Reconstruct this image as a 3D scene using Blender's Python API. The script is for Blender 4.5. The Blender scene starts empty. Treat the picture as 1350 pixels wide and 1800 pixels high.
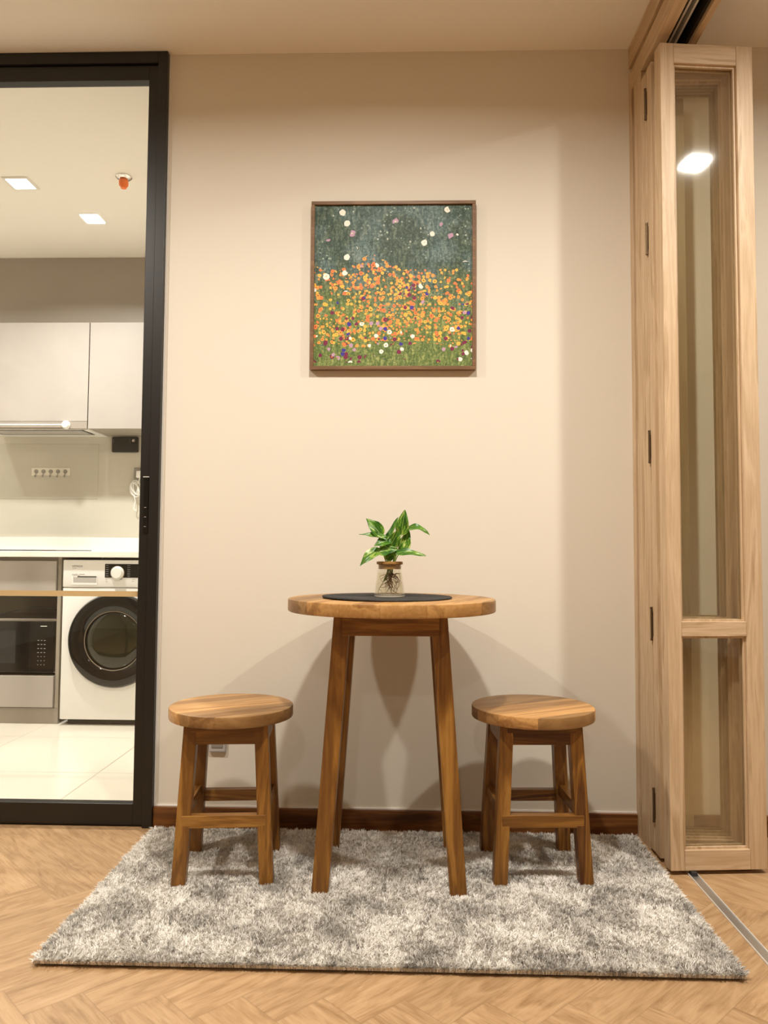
import bpy, bmesh, math, random
import numpy as np
from mathutils import Vector, Matrix
random.seed(7); rng = np.random.default_rng(11)
S = bpy.context.scene
COL = S.collection
PI = math.pi

# ------------------------------------------------------------------ render look
S.view_settings.view_transform = 'Standard'
S.view_settings.look = 'None'
S.view_settings.gamma = 1
S.view_settings.exposure = 0.08
S.view_settings.use_curve_mapping = False
S.cycles.transparent_max_bounces = 40
S.cycles.max_bounces = 14; S.cycles.diffuse_bounces = 8

def lin(r, g, b):
    f = lambda c: (c/255/12.92 if c/255 <= .04045 else ((c/255+.055)/1.055)**2.4)
    return (f(r), f(g), f(b), 1)

# ------------------------------------------------------------------ node helpers
class NT:
    def __init__(s, name):
        m = bpy.data.materials.new(name); m.use_nodes = True
        s.m = m; s.t = m.node_tree; s.t.nodes.clear()
        s.out = s.t.nodes.new('ShaderNodeOutputMaterial')
    def n(s, typ, **kw):
        nd = s.t.nodes.new(typ)
        for k, v in kw.items(): setattr(nd, k, v)
        return nd
    def l(s, a, b): s.t.links.new(a, b)
    def put(s, sock, v):
        if hasattr(v, 'is_output') or isinstance(v, bpy.types.NodeSocket): s.l(v, sock)
        else: sock.default_value = v
    def math(s, op, a, b=None, c=None, clamp=False):
        nd = s.n('ShaderNodeMath', operation=op); nd.use_clamp = clamp
        s.put(nd.inputs[0], a)
        if b is not None: s.put(nd.inputs[1], b)
        if c is not None: s.put(nd.inputs[2], c)
        return nd.outputs[0]
    def mix(s, f, a, b, blend='MIX'):
        nd = s.n('ShaderNodeMix', data_type='RGBA', blend_type=blend)
        s.put(nd.inputs[0], f); s.put(nd.inputs[6], a); s.put(nd.inputs[7], b)
        return nd.outputs[2]
    def ramp(s, f, stops, interp='LINEAR'):
        nd = s.n('ShaderNodeValToRGB'); cr = nd.color_ramp; cr.interpolation = interp
        while len(cr.elements) < len(stops): cr.elements.new(.5)
        for e, (p, c) in zip(cr.elements, stops): e.position = p; e.color = c
        s.put(nd.inputs[0], f); return nd.outputs[0]
    def coord(s, which='Object'):
        return s.n('ShaderNodeTexCoord').outputs[which]
    def mapping(s, v, scale=(1,1,1), rot=(0,0,0), loc=(0,0,0)):
        nd = s.n('ShaderNodeMapping'); s.l(v, nd.inputs[0])
        s.put(nd.inputs[1], loc); s.put(nd.inputs[2], rot); s.put(nd.inputs[3], scale)
        return nd.outputs[0]
    def noise(s, v, scale=5, detail=4, rough=.5, dist=0, out=0):
        nd = s.n('ShaderNodeTexNoise'); s.l(v, nd.inputs['Vector'])
        nd.inputs['Scale'].default_value = scale; nd.inputs['Detail'].default_value = detail
        nd.inputs['Roughness'].default_value = rough; nd.inputs['Distortion'].default_value = dist
        return nd.outputs[out]
    def white(s, v):
        nd = s.n('ShaderNodeTexWhiteNoise'); s.l(v, nd.inputs['Vector']); return nd
    def comb(s, x, y, z=0.0):
        nd = s.n('ShaderNodeCombineXYZ')
        for i, v in enumerate((x, y, z)): s.put(nd.inputs[i], v)
        return nd.outputs[0]
    def sep(s, v):
        nd = s.n('ShaderNodeSeparateXYZ'); s.l(v, nd.inputs[0]); return nd.outputs
    def bump(s, h, strength=.2, dist=.002):
        nd = s.n('ShaderNodeBump'); s.l(h, nd.inputs['Height'])
        nd.inputs['Strength'].default_value = strength; nd.inputs['Distance'].default_value = dist
        return nd.outputs[0]
    def bsdf(s, col, rough=.5, metal=0, normal=None, spec=.5, **kw):
        b = s.n('ShaderNodeBsdfPrincipled')
        s.put(b.inputs['Base Color'], col); s.put(b.inputs['Roughness'], rough); s.put(b.inputs['Metallic'], metal)
        s.put(b.inputs['Specular IOR Level'], spec)
        if normal is not None: s.l(normal, b.inputs['Normal'])
        for k, v in kw.items(): s.put(b.inputs[k], v)
        s.l(b.outputs[0], s.out.inputs[0]); return b

def plain(name, col, rough=.5, metal=0, spec=.5, var=.03, vscale=6):
    t = NT(name); f = t.noise(t.coord(), vscale, 3)
    a = tuple(max(0, c*(1-var)) for c in col[:3])+(1,); b = tuple(min(1, c*(1+var)) for c in col[:3])+(1,)
    t.bsdf(t.mix(f, a, b), rough, metal, spec=spec); return t.m

def wood(name, light, mid, dark, axis=2, rough=.4, stave=0.0, stave_rot=0.0, freq=1.0, fig=1.0, spec=.4):
    """timber with its grain along one local axis; optional glued boards"""
    t = NT(name); v = t.coord()
    oi = t.n('ShaderNodeObjectInfo')
    off = t.math('MULTIPLY', oi.outputs['Random'], 37.0)
    ov = t.n('ShaderNodeVectorMath', operation='ADD'); t.l(v, ov.inputs[0]); t.l(t.comb(off, t.math('MULTIPLY', off, 1.7), t.math('MULTIPLY', off, .6)), ov.inputs[1])
    src = ov.outputs[0]; sv = None
    if stave:
        r = t.mapping(v, rot=(0, 0, stave_rot))
        x = t.sep(r)[0]
        idx = t.math('FLOOR', t.math('ADD', t.math('DIVIDE', x, stave), .37))
        wn = t.white(t.comb(idx, off, 3.0)); sv = wn.outputs[0]
        rr = t.n('ShaderNodeVectorMath', operation='ADD'); t.l(r, rr.inputs[0])
        t.l(t.comb(t.math('MULTIPLY', sv, 9), t.math('MULTIPLY', sv, 23), off), rr.inputs[1]); src = rr.outputs[0]
    sc = [16*freq]*3; sc[axis] = 1.3*freq
    sf = [130*freq]*3; sf[axis] = 5*freq
    big = t.noise(t.mapping(src, sc), 1.0, 5, .55, .9*fig)
    fine = t.noise(t.mapping(src, sf), 1.0, 3, .6)
    rings = t.math('ABSOLUTE', t.math('SINE', t.math('MULTIPLY', big, 16.0*fig)))
    f = t.math('ADD', t.math('MULTIPLY', big, .6), t.math('ADD', t.math('MULTIPLY', rings, .22), t.math('MULTIPLY', fine, .30)))
    c = t.ramp(f, [(.26, light), (.52, mid), (.80, dark)])
    if sv is not None:
        k = t.math('ADD', .60, t.math('MULTIPLY', sv, .68))
        c = t.mix(1.0, c, t.comb(k, k, k), 'MULTIPLY')
        fs = t.math('FRACT', t.math('ADD', t.math('DIVIDE', x, stave), .37))
        jn = t.math('LESS_THAN', t.math('MINIMUM', fs, t.math('SUBTRACT', 1.0, fs)), .008)
        c = t.mix(t.math('MULTIPLY', jn, .45), c, dark)
    rg = t.math('ADD', rough-.06, t.math('MULTIPLY', fine, .14))
    t.bsdf(c, rg, normal=t.bump(t.math('ADD', fine, t.math('MULTIPLY', rings, .3)), .12, .0008), spec=spec)
    return t.m

# ------------------------------------------------------------------ geometry helpers
def merge(bm, tmp):
    me = bpy.data.meshes.new('tmp'); tmp.to_mesh(me); tmp.free(); bm.from_mesh(me); bpy.data.meshes.remove(me)

def hexa(bm, pts, bev=0.0, seg=2):
    """8 points: bottom ring (4) then top ring (4), both counter-clockwise from above"""
    t = bmesh.new(); v = [t.verts.new(p) for p in pts]
    for f in ((3,2,1,0),(4,5,6,7),(0,1,5,4),(1,2,6,5),(2,3,7,6),(3,0,4,7)): t.faces.new([v[i] for i in f])
    if bev: bmesh.ops.bevel(t, geom=list(t.edges), offset=bev, segments=seg, profile=.5, affect='EDGES')
    merge(bm, t); return bm

def box(bm, x0, x1, y0, y1, z0, z1, bev=0.0, seg=2):
    return hexa(bm, [(x0,y0,z0),(x1,y0,z0),(x1,y1,z0),(x0,y1,z0),(x0,y0,z1),(x1,y0,z1),(x1,y1,z1),(x0,y1,z1)], bev, seg)

def BX(*a, **k): return box(bmesh.new(), *a, **k)

def lathe(bm, prof, n=48, axis='Z', c=(0,0,0), cap0=True, cap1=True):
    """prof: list of (radius, height)"""
    t = bmesh.new(); rings = []
    for r, h in prof:
        ring = []
        for i in range(n):
            a = 2*PI*i/n
            if axis == 'Z': p = (r*math.cos(a), r*math.sin(a), h)
            elif axis == 'Y': p = (r*math.cos(a), -h, r*math.sin(a))     # height grows towards -Y (the viewer side)
            else: p = (h, r*math.cos(a), r*math.sin(a))
            ring.append(t.verts.new((p[0]+c[0], p[1]+c[1], p[2]+c[2])))
        rings.append(ring)
    for a, b in zip(rings, rings[1:]):
        for i in range(n): t.faces.new((a[i], a[(i+1) % n], b[(i+1) % n], b[i]))
    if cap0: t.faces.new(rings[0][::-1])
    if cap1: t.faces.new(rings[-1])
    bmesh.ops.recalc_face_normals(t, faces=list(t.faces))
    merge(bm, t); return bm

def LT(*a, **k): return lathe(bmesh.new(), *a, **k)

def tube(bm, pts, r, n=8, caps=True, taper=None):
    pts = [Vector(p) for p in pts]; t = bmesh.new(); rings = []
    up = Vector((0.13, 0.21, 1)).normalized()
    for i, p in enumerate(pts):
        d = (pts[min(i+1, len(pts)-1)]-pts[max(i-1, 0)]).normalized()
        u = up - d*up.dot(d)
        if u.length < .05: u = Vector((1,0,0)) - d*d.x
        u.normalize(); w = d.cross(u); up = u
        rr = r if taper is None else r+(taper-r)*i/(len(pts)-1)
        rings.append([t.verts.new(p+(u*math.cos(2*PI*k/n)+w*math.sin(2*PI*k/n))*rr) for k in range(n)])
    for a, b in zip(rings, rings[1:]):
        for k in range(n): t.faces.new((a[k], a[(k+1) % n], b[(k+1) % n], b[k]))
    if caps: t.faces.new(rings[0][::-1]); t.faces.new(rings[-1])
    bmesh.ops.recalc_face_normals(t, faces=list(t.faces))
    merge(bm, t); return bm

def spline(ctrl, n=10):
    c = [Vector(p) for p in ctrl]; c = [c[0]*2-c[1]]+c+[c[-1]*2-c[-2]]; out = []
    for i in range(1, len(c)-2):
        for k in range(n):
            s = k/n; a, b, d, e = c[i-1], c[i], c[i+1], c[i+2]
            out.append(.5*((2*b)+(d-a)*s+(2*a-5*b+4*d-e)*s*s+(-a+3*b-3*d+e)*s**3))
    out.append(c[-2]); return out

def obj(name, bm, m=None, parent=None, smooth=None, loc=None, label=None):
    me = bpy.data.meshes.new(name); bm.to_mesh(me); bm.free()
    o = bpy.data.objects.new(name, me); COL.objects.link(o)
    if m: me.materials.append(m)
    if parent: o.parent = parent
    if loc: o.location = loc
    if smooth is not None:
        me.polygons.foreach_set('use_smooth', [True]*len(me.polygons))
        if smooth < 180: me.set_sharp_from_angle(angle=math.radians(smooth))
    if label: o['label'] = label
    return o

def tag(o, label, cat, group=None, kind=None):
    o['label'] = label; o['category'] = cat
    if group: o['group'] = group
    if kind: o['kind'] = kind
    return o

def thing(name, label, cat, loc=(0,0,0), rz=0, group=None, kind=None):
    o = bpy.data.objects.new(name, None); COL.objects.link(o); o.empty_display_size = .05
    o.location = loc; o.rotation_euler = (0, 0, rz)
    return tag(o, label, cat, group, kind)

def struct(name, bm, m, label, cat, parent=None, smooth=None):
    o = obj(name, bm, m, parent, smooth)
    return tag(o, label, cat, kind='structure')

# ------------------------------------------------------------------ materials
M = {}
def wall_mat(name, col, rough=.75):
    t = NT(name); v = t.coord()
    n1 = t.noise(v, 1.2, 3); n2 = t.noise(v, 220, 2)
    a = tuple(c*.97 for c in col[:3])+(1,); b = tuple(min(1, c*1.03) for c in col[:3])+(1,)
    t.bsdf(t.mix(n1, a, b), rough, normal=t.bump(n2, .08, .0006), spec=.25); return t.m
M['wall'] = wall_mat('wall_paint_beige', (.735, .685, .592, 1))
M['ceiling'] = wall_mat('ceiling_paint', (.87, .83, .76, 1))
M['kitchen_wall'] = wall_mat('kitchen_paint', (.82, .78, .70, 1))
M['kitchen_ceiling'] = wall_mat('kitchen_ceiling_paint', (.89, .87, .82, 1))

def floor_mat():
    t = NT('oak_herringbone'); W = .113; N = 6.0
    x, y, z = t.sep(t.coord())
    r2 = 1/math.sqrt(2)
    U = t.math('DIVIDE', t.math('ADD', t.math('MULTIPLY', t.math('ADD', x, y), r2), 1.108+W*240), W)
    V = t.math('DIVIDE', t.math('ADD', t.math('MULTIPLY', t.math('SUBTRACT', x, y), r2), -.204+W*240), W)
    i = t.math('FLOOR', U); j = t.math('FLOOR', V); fu = t.math('FRACT', U); fv = t.math('FRACT', V)
    s = t.math('FLOORED_MODULO', t.math('SUBTRACT', i, j), 2*N)
    isu = t.math('LESS_THAN', s, N-.5)
    # along / across / identity for both plank directions
    al_u = t.math('ADD', s, fu); tv = t.math('SUBTRACT', 2*N-1, s); al_v = t.math('ADD', tv, fv)
    sel = lambda a, b: t.math('ADD', t.math('MULTIPLY', a, isu), t.math('MULTIPLY', b, t.math('SUBTRACT', 1.0, isu)))
    al = sel(al_u, al_v); ac = sel(fv, fu)
    ida = sel(t.math('SUBTRACT', i, s), i); idb = sel(j, t.math('SUBTRACT', j, tv))
    wn = t.white(t.comb(ida, idb, isu)); rnd = wn.outputs[0]
    g = t.comb(t.math('ADD', al, t.math('MULTIPLY', rnd, 31)), t.math('ADD', ac, t.math('MULTIPLY', rnd, 57)), t.math('MULTIPLY', rnd, 11))
    big = t.noise(t.mapping(g, (.75, 3.2, 1)), 1.0, 5, .6, 1.4)
    fine = t.noise(t.mapping(g, (1.2, 22, 1)), 1.0, 4, .6, .3)
    f = t.math('ADD', t.math('MULTIPLY', big, .75), t.math('MULTIPLY', fine, .42))
    c = t.ramp(f, [(.30, (.51, .345, .195, 1)), (.54, (.425, .27, .14, 1)), (.78, (.27, .155, .07, 1))])
    k = t.math('ADD', .94, t.math('MULTIPLY', rnd, .10))
    c = t.mix(1.0, c, t.comb(k, k, k), 'MULTIPLY')
    e = t.math('MINIMUM', t.math('MINIMUM', ac, t.math('SUBTRACT', 1.0, ac)), t.math('MINIMUM', al, t.math('SUBTRACT', N, al)))
    seam = t.math('LESS_THAN', e, .010)
    c = t.mix(t.math('MULTIPLY', seam, .42), c, (.20, .12, .06, 1))
    h = t.math('SUBTRACT', t.math('MULTIPLY', fine, .35), seam)
    t.bsdf(c, t.math('ADD', .34, t.math('MULTIPLY', fine, .16)), normal=t.bump(h, .15, .0008), spec=.4)
    return t.m
M['floor'] = floor_mat()

def tile_mat():
    t = NT('kitchen_tile'); x, y, z = t.sep(t.coord())
    fx = t.math('FRACT', t.math('DIVIDE', t.math('ADD', x, 1.194+6), .598))
    fy = t.math('FRACT', t.math('DIVIDE', t.math('ADD', y, -.576+5.72), .572))
    d = t.math('MINIMUM', t.math('MINIMUM', fx, t.math('SUBTRACT', 1., fx)), t.math('MINIMUM', fy, t.math('SUBTRACT', 1., fy)))
    g = t.math('LESS_THAN', d, .0045)
    n = t.noise(t.coord(), 2.5, 5)
    c = t.mix(g, t.mix(n, (.70, .66, .57, 1), (.80, .76, .67, 1)), (.42, .38, .31, 1))
    t.bsdf(c, t.math('ADD', .16, t.math('MULTIPLY', g, .5)), spec=.45); return t.m
M['tile'] = tile_mat()

TL, TM, TD = (.42, .22, .052, 1), (.275, .122, .022, 1), (.075, .024, .005, 1)
M['teak_z'] = wood('teak_upright', TL, TM, TD, 2, .36)
M['teak_x'] = wood('teak_rail_along', TL, TM, TD, 0, .36)
M['teak_y'] = wood('teak_rail_across', TL, TM, TD, 1, .36)
M['teak_top'] = wood('teak_table_boards', (.58, .345, .14, 1), (.45, .24, .078, 1), (.24, .105, .026, 1), 1, .38, stave=.105, stave_rot=math.radians(18), fig=.8)
M['teak_seat'] = wood('teak_seat_boards', (.57, .345, .145, 1), (.46, .25, .088, 1), (.25, .115, .034, 1), 1, .40, stave=.085, stave_rot=math.radians(62), fig=.8)
M['base_teak'] = wood('baseboard_teak', (.32, .145, .042, 1), (.19, .072, .017, 1), (.07, .022, .005, 1), 0, .38)
OL, OM, OD = (.70, .53, .355, 1), (.60, .44, .28, 1), (.40, .265, .145, 1)
M['oak_z'] = wood('oak_upright', OL, OM, OD, 2, .45, freq=1.5, fig=.7)
M['oak_x'] = wood('oak_rail', OL, OM, OD, 0, .45, freq=1.5, fig=.7)
M['oak_y'] = wood('oak_beam', OL, OM, OD, 1, .45, freq=1.5, fig=.7)
M['walnut_frame'] = wood('picture_frame_wood', (.27, .155, .07, 1), (.20, .107, .045, 1), (.12, .06, .024, 1), 0, .45, freq=2)
M['black_metal'] = plain('black_aluminium', (.009, .007, .005, 1), .42, .0, .5)
M['black_gloss'] = plain('black_gloss', (.008, .008, .007, 1), .08, 0, .5)
M['black_matte'] = plain('black_matte', (.016, .015, .013, 1), .6)
M['alu'] = plain('aluminium', (.55, .54, .52, 1), .34, .85)
M['alu_pale'] = plain('aluminium_edge', (.78, .76, .72, 1), .3, .4)
M['track_dark'] = plain('dark_track_metal', (.045, .035, .026, 1), .4, .5)
M['steel'] = plain('steel', (.50, .49, .47, 1), .25, 1)
M['bronze'] = plain('aged_bronze', (.13, .085, .045, 1), .4, .8)
M['chrome'] = plain('chrome', (.75, .74, .72, 1), .12, 1)
M['white_plastic'] = plain('white_plastic', (.80, .79, .76, 1), .3)
M['white_enamel'] = plain('white_enamel', (.80, .79, .775, 1), .25)
M['pale_grey'] = plain('pale_grey_plastic', (.46, .44, .42, 1), .4)
M['quartz'] = plain('white_quartz', (.86, .83, .77, 1), .25, var=.02, vscale=60)
M['orange'] = plain('orange_plastic', (.95, .20, .03, 1), .4)
M['splash'] = plain('back_painted_glass', (.55, .52, .445, 1), .16, spec=.5)
M['splash_panel'] = plain('hob_splash_panel', (.52, .49, .415, 1), .18, spec=.5)
M['tan_strip'] = plain('tan_film', (.58, .42, .21, 1), .45)
M['cream_plastic'] = plain('cream_plastic', (.74, .70, .60, 1), .4)
M['grey_plate'] = plain('grey_plate', (.30, .28, .25, 1), .4, .3)
M['legend_grey'] = plain('legend_grey', (.25, .25, .25, 1), .6)
M['legend_white'] = plain('legend_white', (.75, .75, .72, 1), .6)
M['felt'] = None

def laminate(name, a, b):
    t = NT(name); v = t.coord()
    n1 = t.noise(v, 3.2, 6, .6, .4); n2 = t.noise(t.mapping(v, (30, 30, 160)), 1, 3)
    f = t.math('ADD', t.math('MULTIPLY', n1, .75), t.math('MULTIPLY', n2, .25))
    t.bsdf(t.mix(f, a, b), .42, spec=.35); return t.m
M['laminate'] = laminate('concrete_laminate', (.33, .298, .272, 1), (.435, .398, .366, 1))
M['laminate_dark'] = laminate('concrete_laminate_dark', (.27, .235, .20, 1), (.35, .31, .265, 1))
M['carcass'] = plain('carcass_board', (.34, .30, .245, 1), .5)

def felt():
    t = NT('dark_grey_felt'); v = t.coord(); n = t.noise(v, 420, 3); n2 = t.noise(v, 18, 4)
    f = t.math('ADD', t.math('MULTIPLY', n, .6), t.math('MULTIPLY', n2, .4))
    t.bsdf(t.ramp(f, [(.3, (.022, .022, .022, 1)), (.75, (.085, .082, .078, 1))]), .9, normal=t.bump(n, .5, .001), spec=.1); return t.m
M['felt'] = felt()

def glass_pane(name, tint, gloss=1.0, rough=.0):
    t = NT(name)
    tr = t.n('ShaderNodeBsdfTransparent'); tr.inputs[0].default_value = tint
    gl = t.n('ShaderNodeBsdfGlossy'); gl.inputs['Roughness'].default_value = rough; gl.inputs[0].default_value = (1,1,1,1)
    lw = t.n('ShaderNodeLayerWeight'); lw.inputs[0].default_value = .5
    n = t.noise(t.coord(), 3, 2)
    sch = t.math('ADD', .043, t.math('MULTIPLY', .75, t.math('POWER', lw.outputs['Facing'], 5.0)))
    f = t.math('MULTIPLY', sch, t.math('MULTIPLY', gloss, t.math('ADD', .97, t.math('MULTIPLY', n, .06))), clamp=True)
    mx = t.n('ShaderNodeMixShader'); t.l(f, mx.inputs[0]); t.l(tr.outputs[0], mx.inputs[1]); t.l(gl.outputs[0], mx.inputs[2])
    t.l(mx.outputs[0], t.out.inputs[0]); return t.m
M['glass'] = glass_pane('clear_door_glass', (.975, .975, .955, 1), .7, .012)
M['glass_fold'] = glass_pane('tinted_door_glass', (.972, .975, .945, 1), 2.0, .035)
M['vase_glass'] = glass_pane('vase_glass', (.965, .965, .945, 1), 1.25)
M['water'] = glass_pane('water', (.96, .95, .90, 1), .4)

def bulb(name, col, st):
    t = NT(name); e = t.n('ShaderNodeEmission'); e.inputs[0].default_value = col; e.inputs[1].default_value = st
    t.l(e.outputs[0], t.out.inputs[0]); return t.m
M['lamp'] = bulb('lamp_diffuser', (1, .93, .82, 1), 40)

# ------------------------------------------------------------------ the setting
H = 2.546                       # ceiling height
KB = 1.952                      # kitchen back wall
L_, R_, B_ = -3.6, 3.6, -6.2    # living room extents
struct('floor', BX(L_-.1, R_+.1, B_-.1, .0, -.1, 0), M['floor'], 'light oak floor laid in a herringbone pattern', 'floor')
struct('floor_kitchen', BX(-3.6, -.70, .0, KB+.1, -.1, 0), M['tile'], 'pale cream square floor tiles inside the kitchen', 'floor')
struct('ceiling', BX(L_-.1, R_+.1, B_-.1, .10, H, H+.1), M['ceiling'], 'cream painted ceiling over the dining corner', 'ceiling')
struct('ceiling_kitchen', BX(-3.6, -.70, .10, KB+.1, H, H+.1), M['kitchen_ceiling'], 'bright cream ceiling inside the kitchen', 'ceiling')
struct('wall_back', BX(-.802, R_+.1, 0, .10, 0, H), M['wall'], 'beige painted wall behind the dining table and picture', 'wall')
struct('wall_beside', BX(L_-.1, -2.66, 0, .10, 0, H), M['wall'], 'beige wall left of the kitchen door', 'wall')
struct('wall_left', BX(L_-.1, L_, B_, 0, 0, H), M['wall'], 'beige wall on the left side of the room', 'wall')
struct('wall_right', BX(R_, R_+.1, B_, 0, 0, H), M['wall'], 'beige wall on the right side of the room', 'wall')
struct('wall_front', BX(L_-.1, R_+.1, B_-.1, B_, 0, H), M['wall'], 'beige wall behind the viewer', 'wall')
struct('wall_kitchen', BX(-3.6, -.70, KB, KB+.1, 0, H), M['kitchen_wall'], 'cream wall at the back of the kitchen', 'wall')
struct('wall_kitchen_left', BX(-3.3, -3.2, .10, KB, 0, H), M['kitchen_wall'], 'cream left wall of the kitchen', 'wall')
struct('wall_kitchen_right', BX(-.80, -.70, .10, KB, 0, H), M['kitchen_wall'], 'cream right wall of the kitchen', 'wall')
bm = BX(-.802, .727, -.013, 0, 0, .064, bev=.002)
struct('baseboard_back', bm, M['base_teak'], 'dark reddish brown baseboard along the wall behind the table', 'baseboard')
struct('baseboard_right', BX(.86, R_, -.013, 0, 0, .064, bev=.002), M['base_teak'], 'dark reddish brown baseboard behind the folded glass door', 'baseboard')
struct('trim_1', BX(-.802, .727, -.004, 0, .0642, .069), M['quartz'], 'thin pale sealant line along the top of the baseboard', 'trim')
struct('trim_2', BX(-.802, -.795, -.004, 0, .069, H), M['quartz'], 'thin pale sealant line beside the black kitchen door frame', 'trim')

# ---- kitchen sliding door
d1 = thing('door_1', 'black framed glass sliding door to the kitchen', 'door', (0,0,0), kind='structure')
bm = bmesh.new()
box(bm, -.834, -.8025, -.022, .085, 0, H-.001, bev=.0015)
box(bm, -2.66, -.834, -.022, .085, H-.040, H-.001, bev=.0015)
box(bm, -2.66, -2.62, -.022, .085, 0, H-.040, bev=.0015)
box(bm, -2.62, -.834, -.004, .085, 0, .007, bev=.001)
obj('door_frame', bm, M['black_metal'], d1)
def slide_leaf(x0, x1, y, lab):
    bm = bmesh.new(); s = .033; z0, z1 = .0075, H-.043
    box(bm, x1-s, x1, y-.018, y+.018, z0, z1, bev=.0015)
    box(bm, x0, x0+s, y-.018, y+.018, z0, z1, bev=.0015)
    box(bm, x0+s, x1-s, y-.018, y+.018, z0, .072, bev=.0015)
    box(bm, x0+s, x1-s, y-.018, y+.018, 2.452, z1, bev=.0015)
    lf = obj('sliding_leaf', bm, M['black_metal'], d1)
    obj('glass_pane', BX(x0+s-.004, x1-s+.004, y-.003, y+.003, .068, 2.456), M['glass'], lf)
    return lf
lf = slide_leaf(-1.76, -.8345, .006, '')
obj('tan_strip', BX(-1.724, -.868, .0012, .0026, .7290, .7465), M['tan_strip'], lf, label='narrow tan strip across the glass')
bm = bmesh.new()
box(bm, -.8550, -.8365, -.0165, -.0125, .936, 1.116, bev=.0015)
hd = obj('pull_handle', bm, M['black_gloss'], lf, label='black recessed pull with a bright top edge')
bm = bmesh.new(); box(bm, -.8555, -.8360, -.0185, -.0122, 1.1165, 1.1195)
for zz in (.956, .987, 1.018): box(bm, -.850, -.8435, -.0172, -.0166, zz, zz+.0012)
obj('handle_trim', bm, M['alu_pale'], lf, label='bright metal edge of the pull')
slide_leaf(-2.619, -1.722, .055, '')

# ---- header beam, door jamb and the folded glass door
d2 = thing('door_2', 'oak framed glass folding door stacked against the wall', 'door', (0,0,0), kind='structure')
XL, LW, LT_ = .727, .268, .043
def fold_leaf(y0, w=LW, rz=0.0, zlo=.012, zhi=2.355):
    """one narrow glazed leaf; its face towards the viewer lies in the local plane y = 0"""
    r = w-.048; st = bmesh.new()
    box(st, 0, .040, 0, LT_, zlo, zhi, bev=.0012); box(st, r, w, 0, LT_, zlo, zhi, bev=.0012)
    lf = obj('door_leaf', st, M['oak_z'], d2, loc=(XL, y0, 0)); lf.rotation_euler = (0, 0, rz)
    for a, b in ((zlo, .066), (.649, .690), (2.297, zhi)):
        obj('cross_rail', BX(.0403, r-.0003, .0004, LT_-.0004, a, b, bev=.001), M['oak_x'], lf)
    for a, b in ((.066, .649), (.690, 2.297)):           # beads round both panes, stepped towards the glass
        bd = bmesh.new()
        for p, q in ((.009, .016), (LT_-.016, LT_-.009)):
            box(bd, .0403, .0463, p, q, a, b); box(bd, r-.0063, r-.0003, p, q, a, b)
            box(bd, .0463, r-.0063, p, q, a, a+.006); box(bd, .0463, r-.0063, p, q, b-.006, b)
        obj('glazing_bead', bd, M['oak_z'], lf)
        obj('glass_pane', BX(.041, r-.001, LT_/2-.0025, LT_/2+.0025, a+.001, b-.001), M['glass_fold'], lf)
    return lf
fold_leaf(-.176, .258); fold_leaf(-.226, .258); fold_leaf(-.313, .274, math.radians(5.2))
for zc in (2.25, 1.83, 1.197, .672, .147):
    bm = bmesh.new(); tube(bm, [(XL-.002, -.1795, zc-.043), (XL-.002, -.1795, zc+.043)], .0040, 12)
    box(bm, XL-.0010, XL+.0004, -.188, -.171, zc-.036, zc+.036)
    for q in (-.046, .046): lathe(bm, [(.0001, -.004), (.0046, -.003), (.0046, .003), (.0001, .004)], 12, c=(XL-.002, -.1795, zc+q))
    obj('hinge', bm, M['bronze'], d2, 40)
jm = bmesh.new()
box(jm, .727, .86, -.028, 0, 0, 2.455, bev=.0015)
box(jm, .752, .85, -.050, -.028, 0, 2.455)
box(jm, .728, .86, -.125, -.050, 0, 2.39, bev=.0015)
obj('door_jamb', jm, M['oak_z'], d2)
hb = bmesh.new()
box(hb, .727, .745, B_, 0, 2.477, H-.001)                 # upper strip
box(hb, .745, .845, B_, 0, 2.462, H-.001)
box(hb, .728, .764, B_, -.0, 2.391, 2.457, bev=.0015)       # left and right cheeks of the track slot
box(hb, .750, .764, B_, -.0, 2.457, 2.4625)
box(hb, .836, .855, B_, -.0, 2.391, 2.462, bev=.0015)
obj('header_beam', hb, M['oak_y'], d2)
tr = bmesh.new()
box(tr, .7645, .8355, B_, -.12, 2.452, 2.461)
box(tr, .7645, .773, B_, -.12, 2.405, 2.452); box(tr, .827, .8355, B_, -.12, 2.405, 2.452)
tk = obj('ceiling_track', tr, M['track_dark'], d2, label='dark track inside the beam')
tr = bmesh.new(); box(tr, .780, .786, B_, -.12, 2.412, 2.452); box(tr, .799, .805, B_, -.12, 2.412, 2.452)
obj('track_rail', tr, M['alu_pale'], tk)
ft = bmesh.new()
box(ft, .776, .7785, B_, -.05, 0, .0035); box(ft, .8005, .803, B_, -.05, 0, .0035)
t3 = struct('trim_3', ft, M['alu_pale'], 'aluminium floor track for the folding glass door', 'floor track')
obj('track_channel', BX(.7785, .8005, B_, -.05, 0, .0012), M['alu'], t3)
obj('floor_guide', BX(.781, .798, -.318, -.296, .0013, .012, bev=.002), M['black_matte'], d2)

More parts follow.
